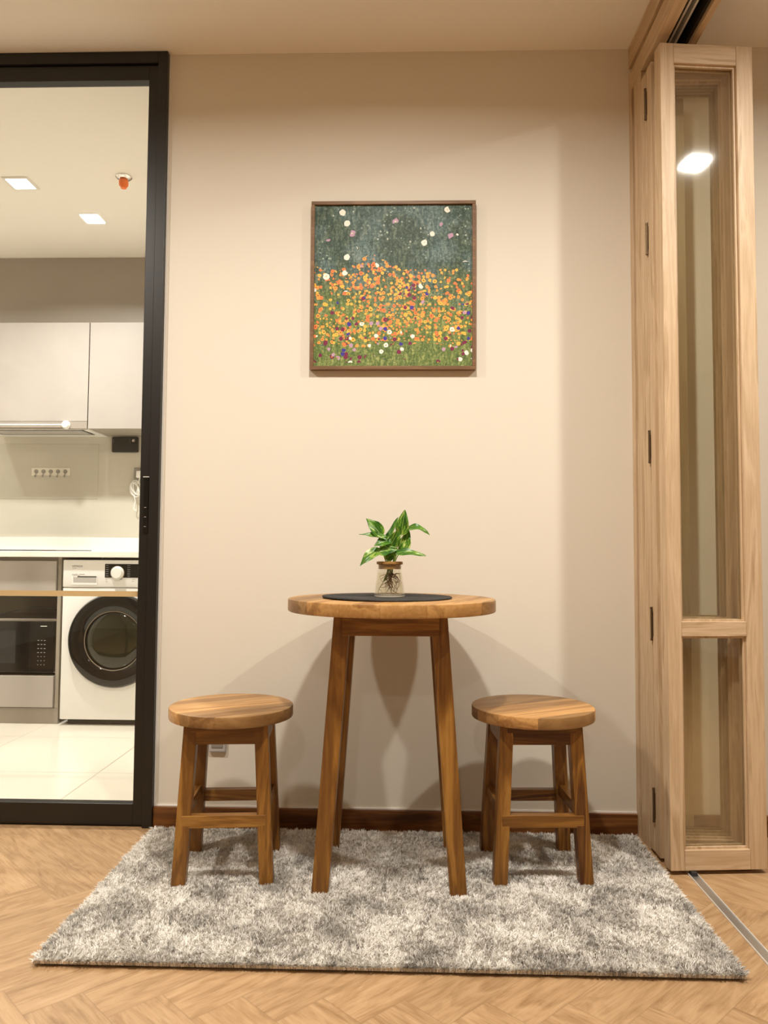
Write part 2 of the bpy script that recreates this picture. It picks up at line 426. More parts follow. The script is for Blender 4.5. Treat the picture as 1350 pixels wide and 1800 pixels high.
# ------------------------------------------------------------------ rug (pile nobody could count)
def rug():
    x0, x1, y0, y1 = -.785, .702, -.834, -.052
    root = thing('area_rug', 'mottled grey shaggy rug under the wooden table and stools', 'rug', ((x0+x1)/2, (y0+y1)/2, 0))
    w, h = (x1-x0)/2, (y1-y0)/2
    bm = BX(-w+.006, w-.006, -h+.006, h-.006, .0005, .007, bev=.002)
    obj('rug_backing', bm, M['rug_back'], root)
    # low frequency brush field
    ph = rng.uniform(0, 2*PI, (14, 2)); fr = rng.uniform(16, 120, 14); an = rng.uniform(0, 2*PI, 14)
    def field(px, py, k):
        v = 0
        for a in range(14): v = v+np.sin((px*np.cos(an[a])+py*np.sin(an[a]))*fr[a]+ph[a, k]+1.3*np.sin(px*9+py*7+ph[a,1]))/(fr[a]**.55)
        return v
    N = 300000
    px = rng.uniform(-w, w, N); py = rng.uniform(-h, h, N)
    ne = 14000                                            # extra tufts along the front and side edges
    ex = np.concatenate([rng.uniform(-w, w, ne), np.full(3000, -w)+rng.uniform(0, .006, 3000), np.full(3000, w)-rng.uniform(0, .006, 3000)])
    ey = np.concatenate([np.full(ne, -h)+rng.uniform(0, .006, ne), rng.uniform(-h, h, 6000)])
    px = np.concatenate([px, ex]); py = np.concatenate([py, ey]); n = len(px)
    f1 = field(px, py, 0); f2 = field(px, py, 1)
    f1 = (f1-f1.mean())/f1.std(); f2 = (f2-f2.mean())/f2.std()
    cs = .0058                                            # yarn tufts: neighbouring fibres share height, lean and tone
    ci = np.floor((px+w)/cs+.35*np.sin(py*900)).astype(int); cj = np.floor((py+h)/cs+.35*np.sin(px*800)).astype(int)
    hs = np.abs(np.sin(ci*12.9898+cj*78.233)*43758.5453)%1.0; h2 = np.abs(np.sin(ci*39.425+cj*11.135)*24634.6345)%1.0
    ang = f2*.8+(h2-.5)*5.0+rng.normal(0, .7, n); lean = np.clip(.40+.08*f1+rng.normal(0, .25, n), .0, 1.1)
    hgt = .0120+.0058*hs+rng.uniform(0, .0022, n)
    dx = np.cos(ang)*lean; dy = np.sin(ang)*lean
    ed = np.minimum.reduce([px+w, w-px, py+h, h-py])
    k = np.clip(1-ed/.012, 0, 1)                          # edge tufts droop outwards
    ox = np.where(np.minimum(px+w, w-px) <= np.minimum(py+h, h-py), np.sign(px), 0); oy = np.where(ox == 0, np.sign(py), 0)
    out = k*(.15+.75*hs)
    dx = dx*(1-.6*k)+ox*out; dy = dy*(1-.6*k)+oy*out
    zt = hgt*(1-.22*np.minimum(lean, 1)**2)*(1-.22*k*h2)
    base_z = .0045
    a2 = rng.uniform(0, PI, n); wd = rng.uniform(.0007, .0013, n); sx, sy = np.cos(a2)*wd, np.sin(a2)*wd
    P = np.zeros((n, 5, 3))
    P[:,0] = np.stack([px-sx, py-sy, np.full(n, base_z)], 1); P[:,1] = np.stack([px+sx, py+sy, np.full(n, base_z)], 1)
    mx_, my_ = px+dx*hgt*.30, py+dy*hgt*.30
    P[:,2] = np.stack([mx_+sx*1.15, my_+sy*1.15, base_z+(zt-base_z)*.62+.002], 1); P[:,3] = np.stack([mx_-sx*1.15, my_-sy*1.15, base_z+(zt-base_z)*.62+.002], 1)
    P[:,4] = np.stack([px+dx*hgt*.85, py+dy*hgt*.85, np.maximum(zt+.002, .006)], 1)
    me = bpy.data.meshes.new('rug_pile')
    me.vertices.add(n*5); me.vertices.foreach_set('co', P.reshape(-1).astype(np.float32))
    q = (np.arange(n)*5)[:, None]
    loops = np.concatenate([q+np.array([0,1,2,3]), q+np.array([3,2,4])], 1).reshape(-1)
    me.loops.add(n*7); me.loops.foreach_set('vertex_index', loops.astype(np.int32))
    st = np.stack([np.arange(n)*7, np.arange(n)*7+4], 1).reshape(-1)
    me.polygons.add(n*2); me.polygons.foreach_set('loop_start', st.astype(np.int32))
    me.update(calc_edges=True)
    tone = np.clip(.58+.17*f1+(h2-.5)*.62+rng.normal(0, .10, n), 0, 1)  # brushed-pile sheen put into the tone, plus random yarn colour
    at = me.attributes.new('tone', 'FLOAT', 'POINT'); at.data.foreach_set('value', np.repeat(tone, 5).astype(np.float32))
    me.materials.append(M['rug'])
    o = bpy.data.objects.new('rug_pile', me); COL.objects.link(o); o.parent = root; o['kind'] = 'stuff'
def rug_mat():
    t = NT('rug_pile'); a = t.n('ShaderNodeAttribute', attribute_name='tone')
    c = t.ramp(a.outputs['Fac'], [(.08, (.47, .445, .41, 1)), (.5, (.72, .69, .64, 1)), (.9, (.93, .905, .86, 1))])
    b = t.bsdf(c, .85, spec=.15); return t.m
M['rug'] = rug_mat(); M['rug_back'] = plain('rug_backing', (.10, .085, .07, 1), .9)
rug()

# ------------------------------------------------------------------ table and stools
def disc_top(R, z0, z1, rnd=.004):
    prof = [(R-rnd, z0), (R-rnd*.3, z0+rnd*.3), (R, z0+rnd), (R, z1-rnd), (R-rnd*.3, z1-rnd*.3), (R-rnd, z1)]
    return LT(prof, 128)

def leg_bm(foot, top, zf, zt, s, bev=.002):
    """square leg of side s from foot centre to top centre"""
    h = s/2; fx, fy = foot; tx, ty = top
    return hexa(bmesh.new(), [(fx-h,fy-h,zf),(fx+h,fy-h,zf),(fx+h,fy+h,zf),(fx-h,fy+h,zf),
                              (tx-h,ty-h,zt),(tx+h,ty-h,zt),(tx+h,ty+h,zt),(tx-h,ty+h,zt)], bev)

tb = thing('side_table', 'tall round wooden table standing on the rug against the wall', 'table', (-.040, -.318, 0))
obj('tabletop', disc_top(.289, .7155, .750), M['teak_top'], tb, 35)
FX, FY, TX, TY, LS = .176, .156, .127, .128, .043
for sx, sy in ((-1,-1),(1,-1),(1,1),(-1,1)):
    obj('leg', leg_bm((sx*FX, sy*FY), (sx*TX, sy*TY), .010, .7150, LS), M['teak_z'], tb)
def apron(x0, x1, y0, y1, z0, z1): return BX(x0, x1, y0, y1, z0, z1, bev=.0015)
za, zb = .660, .7148
obj('apron', apron(-.127, .127, -TY-.0275, -TY-.005, za, zb), M['teak_x'], tb)
obj('apron', apron(-.127, .127, TY+.005, TY+.0275, za, zb), M['teak_x'], tb)
obj('apron', apron(-TX-.022, -TX-.002, -TY+.0, TY, za, zb), M['teak_y'], tb)
obj('apron', apron(TX+.002, TX+.022, -TY, TY, za, zb), M['teak_y'], tb)

def stool(loc, rz, label):
    st = thing('stool', label, 'stool', loc, rz, 'matching wooden stools')
    obj('seat', disc_top(.170, .420, .452), M['teak_seat'], st, 35)
    F, T, s = .1135, .092, .036
    for sx, sy in ((-1,-1),(1,-1),(1,1),(-1,1)):
        obj('leg', leg_bm((sx*F, sy*F), (sx*T, sy*T), .010, .4195, s), M['teak_z'], st)
    z0, z1 = .369, .4193
    m = T+s/2-.003
    obj('apron', apron(-T, T, -m-.004, -m+.016, z0, z1), M['teak_x'], st)
    obj('apron', apron(-T, T, m-.016, m+.004, z0, z1), M['teak_x'], st)
    obj('apron', apron(-m-.002, -m+.016, -T, T, z0, z1), M['teak_y'], st)
    obj('apron', apron(m-.016, m+.002, -T, T, z0, z1), M['teak_y'], st)
    c = F-(F-T)*(.172-.01)/.41                           # leg centre at stretcher height
    obj('stretcher', apron(-c-.004, c+.004, -c-.0185, -c+.006, .157, .189), M['teak_x'], st)
    obj('stretcher', apron(-c-.004, c+.004, c-.006, c+.0185, .157, .189), M['teak_x'], st)
    obj('stretcher', apron(-c-.010, -c+.010, -c, c, .175, .207), M['teak_y'], st)
    obj('stretcher', apron(c-.010, c+.010, -c, c, .175, .207), M['teak_y'], st)
    return st
st1 = stool((-.484, -.330, 0), math.radians(5), 'round wooden stool on the rug nearer the black kitchen door')
def dup(root, loc, rz, label):
    r = root.copy(); COL.objects.link(r); r.location = loc; r.rotation_euler = (0,0,rz); r['label'] = label
    for ch in list(root.children):
        c = ch.copy(); COL.objects.link(c); c.parent = r
    return r
dup(st1, (.356, -.292, 0), math.radians(3), 'round wooden stool on the rug nearer the folded oak glass door')

# place mat
def mat_bm(R, z0, z1):
    b = bmesh.new(); n = 96; rings = []
    def wob(a, r): return .0025*max(0, math.cos(a-3.6))**2*(r/R)**4
    for r, top in ((R*.5,0),(R-.001,0),(R,None),(R-.001,1),(R*.5,1)):
        ring = []
        for i in range(n):
            a = 2*PI*i/n; z = z0 if top == 0 else z1 if top == 1 else (z0+z1)/2
            rr = r*(1+.006*math.sin(3*a+1))
            ring.append(b.verts.new((rr*math.cos(a), rr*math.sin(a), z+wob(a, r))))
        rings.append(ring)
    for p, q in zip(rings, rings[1:]):
        for i in range(n): b.faces.new((p[i], p[(i+1)%n], q[(i+1)%n], q[i]))
    b.faces.new(rings[0][::-1]); b.faces.new(rings[-1])
    bmesh.ops.recalc_face_normals(b, faces=list(b.faces)); return b
o = obj('place_mat', mat_bm(.182, .7503, .7545), M['felt'], None, 40, loc=(-.054, -.318, 0))
tag(o, 'round dark grey felt mat lying on the wooden table', 'mat')

# vase
VX, VY, VZ = -.046, -.330, .7547
vs = thing('glass_vase', 'small clear glass vase of water on the dark mat', 'vase', (VX, VY, VZ))
outer = [(.036, 0), (.0425, .0015), (.0432, .005), (.0405, .030), (.0375, .055), (.0345, .077), (.0343, .0885)]
inner = [(.0320, .0885), (.0322, .077), (.0352, .055), (.0382, .030), (.0408, .009), (.036, .006), (.001, .0055)]
obj('vase_body', LT(outer+inner, 64, cap0=True, cap1=True), M['vase_glass'], vs, 50)
obj('water', LT([(.001, .0062), (.0355, .0066), (.0400, .0095), (.0376, .030), (.0346, .055), (.0330, .0665), (.001, .0665)], 48), M['water'], vs, 50)
M['bamboo'] = wood('bamboo_collar', (.50, .30, .10, 1), (.38, .21, .06, 1), (.24, .12, .03, 1), 0, .45, freq=2)
cp = [(.0316, .0765), (.0316, .0890), (.0352, .0892), (.0368, .0905), (.0368, .0960), (.0352, .0975), (.016, .0975), (.015, .0765)]
obj('collar', LT(cp+[cp[0]], 56, cap0=False, cap1=False), M['bamboo'], vs, 40, label='brown bamboo collar round the neck')

# pothos cutting
pl = thing('pothos_cutting', 'green and yellow variegated pothos cutting rooted in the glass vase', 'plant', (VX, VY, VZ))
def leaf_mat():
    t = NT('pothos_leaf'); uv = t.sep(t.coord('UV')); oi = t.n('ShaderNodeObjectInfo')
    a, l = uv[0], uv[1]
    off = t.math('MULTIPLY', oi.outputs['Random'], 40.0)
    s = t.math('ABSOLUTE', t.math('SUBTRACT', a, .5))
    vein = t.math('SUBTRACT', t.math('MULTIPLY', l, 5), t.math('MULTIPLY', s, 7))
    n = t.noise(t.comb(t.math('ADD', t.math('MULTIPLY', a, 5), off), t.math('ADD', vein, off), 0.), 1.5, 4, .6, .6)
    n2 = t.noise(t.comb(t.math('ADD', t.math('MULTIPLY', a, 3), off), t.math('MULTIPLY', l, 2), off), 1.0, 2)
    f = t.math('ADD', n, t.math('MULTIPLY', t.math('SUBTRACT', n2, .5), .7))
    c = t.ramp(f, [(.38, (.022, .085, .010, 1)), (.52, (.060, .20, .016, 1)), (.63, (.22, .38, .04, 1)), (.75, (.66, .68, .22, 1))])
    rib = t.math('LESS_THAN', s, .018)
    c = t.mix(t.math('MULTIPLY', rib, .6), c, (.45, .60, .15, 1))
    b = t.bsdf(c, .30, spec=.45, normal=t.bump(t.noise(t.comb(t.math('MULTIPLY', s, 3), vein, off), 3, 2), .25, .001))
    tl = t.n('ShaderNodeBsdfTranslucent'); t.l(c, tl.inputs[0])
    mx = t.n('ShaderNodeMixShader'); mx.inputs[0].default_value = .22
    t.l(b.outputs[0], mx.inputs[1]); t.l(tl.outputs[0], mx.inputs[2]); t.l(mx.outputs[0], t.out.inputs[0]); return t.m
M['leaf'] = leaf_mat()
M['stem'] = plain('pothos_stem', (.24, .36, .06, 1), .45, var=.2, vscale=60)
M['root'] = plain('roots', (.14, .062, .022, 1), .6, var=.4, vscale=90)
KS = .000223                                             # metres per measured unit of the leaf sketch
def LP(x, y, d=0.0): return Vector(((x-598)*KS, d, (1205-y)*KS))
def leaf(base, tip, width, nrm, sag=.0, fold=.25, curl=.0):
    """heart-shaped leaf along base->tip; nrm = direction its face looks"""
    b, t_ = Vector(base), Vector(tip); ax = t_-b; Ln = ax.length; d = ax.normalized()
    n = Vector(nrm); n = (n-d*n.dot(d)).normalized(); w = d.cross(n).normalized()
    bm = bmesh.new(); uv = bm.loops.layers.uv.new('UVMap'); nu, nv = 9, 16; g = []
    for j in range(nv+1):
        l = j/nv
        wid = width*.5*(math.sin(PI*min(1, l**.62))**.75)*(1-.25*l) if 0 < l < 1 else .0004
        wid = max(wid, .0004); row = []
        for i in range(nu):
            a = i/(nu-1)*2-1
            p = b+d*(l*Ln)+w*(a*wid)
            p += n*(fold*abs(a)*wid + sag*Ln*(4*l*(1-l)) - curl*Ln*l*l + .0016*math.sin(l*11+a*2)*abs(a))
            if l < .22: p -= d*(abs(a)*.10*width*(1-l/.22))
            row.append(bm.verts.new(p))
        g.append(row)
    for j in range(nv):
        for i in range(nu-1):
            f = bm.faces.new((g[j][i], g[j][i+1], g[j+1][i+1], g[j+1][i]))
            for lp, (ii, jj) in zip(f.loops, ((i,j),(i+1,j),(i+1,j+1),(i,j+1))): lp[uv].uv = (ii/(nu-1), jj/nv)
    return bm
V = Vector; MOUTH = lambda x, d=0: LP(x, 775, d)
LEAVES = [ # base, tip, width, normal, sag, fold, curl, stem foot x
    (LP(490,440,-.004), LP(300,232,-.010), .040, (.35,-.9,.35), .05, .22, .02, 575),
    (LP(575,500,-.012), LP(215,428,-.022), .026, (-.1,-.55,.8), .03, .55, .02, 565),
    (LP(475,625,-.020), LP(228,808,-.036), .036, (-.25,-.8,.55), .10, .18, .10, 560),
    (LP(560,610,.002), LP(700,212,.012), .032, (-.75,-.6,.1), .0, .5, .0, 585),
    (LP(742,425,-.006), LP(785,120,-.014), .036, (-.12,-1,.1), .04, .15, .05, 640),
    (LP(800,372,.004), LP(1098,432,-.006), .028, (.05,-.6,.8), .22, .25, .02, 645),
    (LP(762,630,-.004), LP(838,372,.004), .036, (-.35,-.9,.05), .02, .12, .0, 650),
    (LP(665,665,-.022), LP(1048,697,-.040), .030, (.0,-.6,.8), .05, .30, .0, 640),
    (LP(470,650,-.030), LP(700,610,-.036), .034, (.0,-.85,.5), .05, .20, .05, 600),
    (LP(600,590,-.014), LP(722,352,-.020), .031, (.25,-.95,.1), .03, .3, .0, 610),
    (LP(520,600,-.018), LP(590,440,-.022), .034, (-.2,-.9,.3), .04, .25, .05, 590),
    (LP(600,500,-.020), LP(405,575,-.034), .034, (.05,-.75,.65), .06, .2, .03, 590),
    (LP(560,735,-.022), LP(690,620,-.030), .026, (.2,-.9,.4), .03, .2, .0, 615),
]
for b, t_, w, n, sg, fo, cu, sx in LEAVES:
    lf_ = obj('leaf', leaf(b, t_, w*1.14, n, sg, fo, cu), M['leaf'], pl, 180)
    bm = bmesh.new(); m = (MOUTH(sx)+b)/2+V((0, -.003, .004))
    tube(bm, spline([MOUTH(sx)+V((0,0,-.004)), m, b], 6), .0017, 7, taper=.0011)
    obj('petiole', bm, M['stem'], lf_, 180)
bm = bmesh.new()
tube(bm, spline([LP(585,770,0), LP(575,900,-.004), LP(530,1010,-.010)], 8), .0036, 10, taper=.0026)
tube(bm, spline([LP(610,770,-.002), LP(605,900,-.002), LP(600,1000,.0)], 8), .0034, 10, taper=.0022)
tube(bm, spline([LP(640,770,.003), LP(632,860,.003), LP(625,930,.002)], 6), .0028, 10, taper=.002)
obj('stem', bm, M['stem'], pl, 180, label='pale green stems going down into the water')
bm = bmesh.new()
def in_vase(p):
    z = min(max(p.z, .0085), .064); R = .0405-(z-.0095)*.135-.003
    r = math.hypot(p.x, p.y)
    if r > R: p.x *= R/r; p.y *= R/r
    p.z = z; return p
for s_ in range(46):
    p = LP(random.uniform(575, 640), random.uniform(890, 1010), random.uniform(-.01, .006)); pts = [p.copy()]
    ang = random.uniform(0, 2*PI); dr = V((math.cos(ang), math.sin(ang), random.uniform(-1.2, .15)))
    for k in range(random.randint(6, 13)):
        dr += V((random.gauss(0,.5), random.gauss(0,.5), random.gauss(-.25,.35))); dr.normalize()
        p = in_vase(p+dr*.0058); pts.append(p.copy())
    tube(bm, spline(pts, 3), random.uniform(.0007, .0013), 5, taper=.0004)
obj('roots', bm, M['root'], pl, 180, label='tangle of thin brown roots under water')['kind'] = 'stuff'

# ------------------------------------------------------------------ framed picture: a plain flower-meadow print
def meadow():
    t = NT('flower_meadow_print'); v = t.coord(); x, y, z = t.sep(v)
    u = t.math('ADD', t.math('DIVIDE', x, .51), .5); h = t.math('ADD', t.math('DIVIDE', z, .51), .5)   # 0..1 over the sheet
    uv = t.comb(u, h, 0.)
    grass = t.noise(t.mapping(uv, (46, 15, 1)), 1.0, 5, .65, .8); blot = t.noise(uv, 4.5, 3)
    speck = t.noise(uv, 60, 4, .85)
    g = t.math('ADD', t.math('MULTIPLY', grass, .45), t.math('MULTIPLY', speck, .55))
    top = t.ramp(g, [(.38, (.010, .022, .014, 1)), (.50, (.045, .080, .052, 1)), (.62, (.18, .22, .15, 1))])
    teal = t.ramp(g, [(.38, (.020, .055, .050, 1)), (.50, (.10, .16, .15, 1)), (.62, (.30, .36, .31, 1))])
    low = t.ramp(g, [(.36, (.022, .055, .014, 1)), (.50, (.13, .185, .045, 1)), (.62, (.38, .41, .14, 1))])
    c = t.mix(t.ramp(blot, [(.45, (0,0,0,1)), (.62, (1,1,1,1))]), top, teal)
    fade = t.ramp(t.math('ADD', h, t.math('MULTIPLY', t.math('SUBTRACT', blot, .5), .5)), [(.30, (1,1,1,1)), (.62, (0,0,0,1))])
    c = t.mix(fade, c, low)
    def dots(c, scale, rad, stops, dens, hlo, hhi, seed, eye=None):
        vo = t.n('ShaderNodeTexVoronoi', feature='F1'); vo.inputs['Scale'].default_value = scale; vo.inputs['Randomness'].default_value = .9
        t.l(t.mapping(uv, loc=(seed, seed*1.7, 0)), vo.inputs['Vector'])
        wob = t.math('MULTIPLY', t.math('SUBTRACT', t.noise(uv, scale*3, 2), .5), .22)
        d = t.math('ADD', vo.outputs['Distance'], wob)
        cr, cg, cb = t.sep(vo.outputs['Color'])
        patch = t.noise(t.mapping(uv, loc=(seed*3, seed, 0)), 3.2, 2)
        on = t.math('MULTIPLY', t.math('LESS_THAN', d, rad), t.math('GREATER_THAN', t.math('ADD', patch, t.math('MULTIPLY', t.math('SUBTRACT', cg, .5), .25)), dens))
        on = t.math('MULTIPLY', on, t.math('MULTIPLY', t.math('GREATER_THAN', h, hlo), t.math('LESS_THAN', h, t.math('ADD', hhi, t.math('MULTIPLY', t.math('SUBTRACT', patch, .5), .5)))))
        col = t.ramp(cr, stops, 'CONSTANT')
        c = t.mix(on, c, col)
        if eye: c = t.mix(t.math('MULTIPLY', on, t.math('LESS_THAN', d, rad*.33)), c, eye)
        return c
    OR1, OR2, YL = (.86, .21, .055, 1), (.86, .34, .06, 1), (.88, .48, .07, 1)
    WH, PK, MG, VI = (.86, .84, .74, 1), (.50, .30, .42, 1), (.19, .015, .06, 1), (.05, .03, .30, 1)
    EY = (.25, .07, .02, 1)
    c = dots(c, 46, .30, [(0, (.40,.46,.38,1)), (.5, (.30, .36, .30, 1)), (.75, (.20, .26, .24, 1))], .60, .55, 1.1, 33.0)
    c = dots(c, 44, .38, [(0, OR1), (.35, OR2), (.7, YL)], .455, .14, .64, 1.3)
    c = dots(c, 36, .40, [(0, YL), (.4, OR2), (.75, OR1)], .475, .12, .62, 5.1, EY)
    c = dots(c, 27, .38, [(0, OR2), (.3, YL), (.6, OR1)], .50, .10, .58, 41.1, EY)
    c = dots(c, 24, .36, [(0, WH), (.40, PK), (.55, MG), (.85, WH)], .50, .0, .26, 9.7, (.50, .30, .05, 1))
    c = dots(c, 30, .40, [(0, MG), (.45, VI), (.7, PK), (.85, MG)], .57, .02, .42, 14.2)
    c = dots(c, 14, .30, [(0, WH), (.85, PK)], .55, .46, .97, 23.4, (.66, .62, .46, 1))
    t.bsdf(c, .5, spec=.3); return t.m
M['print'] = meadow()
pc = thing('framed_picture', 'square framed print of a green meadow with orange and white flowers on the wall', 'picture', (-.047, -.0005, 1.748))
PW, PH = .269, .279
bm = bmesh.new(); fw = .0115; yb, yf = -.024, -.001
box(bm, -PW, PW, yb, yf, PH-fw, PH, bev=.001); box(bm, -PW, PW, yb, yf, -PH, -PH+fw, bev=.001)
box(bm, -PW, -PW+fw, yb, yf, -PH+fw, PH-fw, bev=.001); box(bm, PW-fw, PW, yb, yf, -PH+fw, PH-fw, bev=.001)
obj('picture_frame', bm, M['walnut_frame'], pc)
obj('print_sheet', BX(-PW+fw, PW-fw, -.016, -.010, -PH+fw, PH-fw), M['print'], pc)

# wall socket hidden partly by the stool
ws = thing('wall_socket', 'small grey power socket on the wall behind the left stool', 'socket', (-.60, 0, .27))
obj('socket_plate', BX(-.028, .028, -.012, -.0005, -.034, .05, bev=.006, seg=3), M['pale_grey'], ws)
obj('socket_face', BX(-.018, .018, -.0135, -.0119, -.018, .036, bev=.0015), M['grey_plate'], ws)

# ------------------------------------------------------------------ kitchen
# base cabinet with niche
bc = thing('base_cabinet', 'grey base cabinet holding the microwave, left of the washing machine', 'cabinet', (0, 0, 0))
bm = bmesh.new()
box(bm, -1.780, -1.762, 1.416, 1.93, .080, .842); box(bm, -2.50, -2.482, 1.416, 1.93, .080, .842)
box(bm, -2.482, -1.780, 1.44, 1.93, .225, .243); box(bm, -2.482, -1.780, 1.42, 1.93, .643, .661)
box(bm, -2.482, -1.780, 1.90, 1.93, .243, .643); box(bm, -2.482, -1.780, 1.44, 1.93, .080, .098)
obj('carcass', bm, M['carcass'], bc)
obj('drawer_front', BX(-2.482, -1.783, 1.400, 1.418, .672, .824, bev=.001), M['laminate'], bc)
obj('drawer_front', BX(-2.482, -1.783, 1.400, 1.418, .085, .2415, bev=.001), M['laminate'], bc)
obj('top_rail', BX(-2.482, -1.783, 1.425, 1.44, .824, .842), M['laminate_dark'], bc)
obj('plinth', BX(-2.50, -1.762, 1.418, 1.436, .001, .079), M['laminate_dark'], bc)
# microwave
mw = thing('microwave', 'black fronted microwave inside the base cabinet niche', 'microwave', (-1.998, 1.425, .2437))
obj('housing', BX(-.22, .219, .004, .36, .010, .285, bev=.003), M['steel'], mw)
obj('door', BX(-.216, .080, -.012, .0035, .014, .272, bev=.002), M['black_gloss'], mw)
obj('door_window', BX(-.200, .010, -.0128, -.0121, .060, .225), M['window_dark'] if 'window_dark' in M else M['black_matte'], mw)
cpn = obj('control_panel', BX(.0825, .207, -.012, .0035, .014, .272, bev=.002), M['black_gloss'], mw)
bm = bmesh.new()
for r in range(7):
    for c_ in range(3):
        if r in (0, 1, 2, 3) or c_ != 3:
            x = .128+c_*.0165; z = .176-r*.0205; w = .0042 if r < 4 else .0022
            box(bm, x-w, x+w, -.0128, -.0121, z-.0018, z+.0018)
obj('keypad', bm, M['legend_grey'], cpn, label='rows of small pale key symbols')
obj('display', BX(.137, .170, -.0128, -.0121, .246, .2495), M['legend_white'], cpn)
for sx in (-.18, .18): obj('foot', LT([(.012, 0), (.012, .0105)], 16, c=(sx, .06, 0)), M['black_matte'], mw)
bm = bmesh.new()
tube(bm, spline([(-.22, .02, .300), (-.10, .015, .3015), (-.04, .015, .315), (.05, .02, .336), (.12, .03, .338), (.20, .05, .326), (.212, .20, .295)], 8), .003, 8)
obj('power_cable', bm, M['black_matte'], mw, 180)

# worktop with upstand, hob
wt = thing('worktop', 'white stone kitchen worktop over the cabinet and washing machine', 'worktop', (0,0,0))
obj('slab', BX(-2.7, -.802, 1.362, 1.93, .8435, .8745, bev=.003), M['quartz'], wt)
obj('upstand', BX(-2.7, -.802, 1.9305, 1.951, .8435, .953, bev=.002), M['quartz'], wt)
hob = obj('cooktop', BX(-2.40, -1.80, 1.43, 1.88, .8748, .8800, bev=.0015), M['black_gloss']); tag(hob, 'thin black glass cooktop set on the white worktop', 'cooktop')

# washing machine
wm = thing('washing_machine', 'white front-loading washing machine under the worktop', 'washing machine', (-1.452, 1.385, 0))
hw = .288
obj('body', BX(-hw, hw, .0, .52, .030, .690, bev=.006, seg=3), M['white_enamel'], wm, 40)
cpm = obj('control_panel', BX(-hw, hw, -.003, .52, .692, .830, bev=.006, seg=3), M['white_enamel'], wm, 40)
DX, DZ = -.012, .427
ring = [(.236, .0005), (.236, .016), (.228, .030), (.200, .034), (.165, .032), (.150, .024), (.146, .012)]
obj('door_ring', LT(ring, 96, 'Y', (DX, 0, DZ), cap0=True, cap1=False), M['black_gloss'], wm, 40)
M['porthole'] = plain('dark_porthole_glass', (.020, .019, .010, 1), .06, spec=.6)
obj('door_glass', LT([(.1455, .012), (.135, .020), (.10, .0245), (.05, .0265), (.0005, .027)], 72, 'Y', (DX, 0, DZ), cap0=False), M['porthole'], wm, 60)
obj('door_trim', LT([(.150, .0235), (.1495, .0262), (.1445, .0262), (.144, .0215)], 72, 'Y', (DX, 0, DZ), cap0=False, cap1=False), M['steel'], wm, 60)
px = lambda X: X+1.452                                   # world x -> local
bm = BX(px(-1.524), hw-.02, -.0050, -.0032, .742, .811, bev=.0006); dsp = obj('display_strip', bm, M['black_gloss'], cpm)
dl = obj('dial', LT([(.0335, .0052), (.0335, .012), (.0305, .017), (.0275, .018), (.0275, .026), (.0255, .0285), (.0005, .029)], 56, 'Y', (px(-1.457), 0, .766), cap0=False), M['white_plastic'], cpm, 40)
obj('dial_ring', LT([(.034, .0125), (.0358, .012), (.0358, .0052)], 56, 'Y', (px(-1.457), 0, .766), cap0=False, cap1=False), M['chrome'], dl, 40)
for sx in (-1, 1):
    bm = bmesh.new()
    for k in range(6):
        x = px(-1.457)+sx*.050; z = .803-k*.0105
        box(bm, x-.012 if sx < 0 else x-.002, x+.002 if sx < 0 else x+.012, -.0056, -.0051, z-.0011, z+.0011)
    obj('programme_legend', bm, M['legend_grey'], dsp)
for x, w, z in ((-1.520, .006, .7322), (-1.520, .010, .7222), (-1.455, .020, .7322), (-1.385, .016, .7322), (-1.385, .010, .7222), (-1.692, .028, .757), (-1.654, .026, .757), (-1.692, .040, .751), (-1.692, .022, .7865)):
    obj('panel_legend', BX(px(x), px(x)+w, -.0036, -.0032, z, z+.0018), M['legend_grey'], cpm)
# detergent drawer: frame around a recessed grip
dx0, dx1, dz0, dz1 = px(-1.694), px(-1.562), .704, .749
bm = bmesh.new()
box(bm, dx0, dx1, -.0060, -.0031, dz0, dz0+.010, bev=.0008); box(bm, dx0, dx0+.010, -.0060, -.0031, dz0+.010, dz1, bev=.0008)
box(bm, dx1-.004, dx1, -.0060, -.0031, dz0+.010, dz1, bev=.0008)
dd = obj('detergent_drawer', bm, M['white_enamel'], cpm)
obj('drawer_recess', BX(dx0+.010, dx1-.004, -.0040, -.0031, dz0+.010, dz1-.006), M['pale_grey'], dd)
obj('drawer_slot', BX(dx0+.030, dx1-.004, -.0046, -.0031, dz1-.006, dz1-.001), M['black_matte'], dd)
def text(body, size, x, y, z, m, parent, name):
    cu = bpy.data.curves.new(name, 'FONT'); cu.body = body; cu.size = size; cu.extrude = .0002
    to = bpy.data.objects.new(name, cu); COL.objects.link(to)
    dg = bpy.context.evaluated_depsgraph_get(); me = bpy.data.meshes.new_from_object(to.evaluated_get(dg))
    bpy.data.objects.remove(to); bpy.data.curves.remove(cu)
    o = bpy.data.objects.new(name, me); COL.objects.link(o); o.parent = parent
    me.materials.clear(); me.materials.append(m); o.location = (x, y, z); o.rotation_euler = (PI/2, 0, 0); return o
M['ink'] = plain('dark_ink', (.05, .05, .05, 1), .5)
text('HITACHI', .0135, px(-1.692), -.0034, .794, M['ink'], cpm, 'maker_lettering')
for sx in (-1, 1):
    obj('foot', LT([(.020, .0005), (.020, .012), (.012, .0305)], 20, c=(sx*.24, .06, 0)), M['black_matte'], wm, 40)
obj('plinth_shadow_gap', BX(-hw+.03, hw-.03, .03, .05, .004, .0298), M['black_matte'], wm).name = 'shadow_gap_strip'  # black strip standing in for the shade beneath the machine

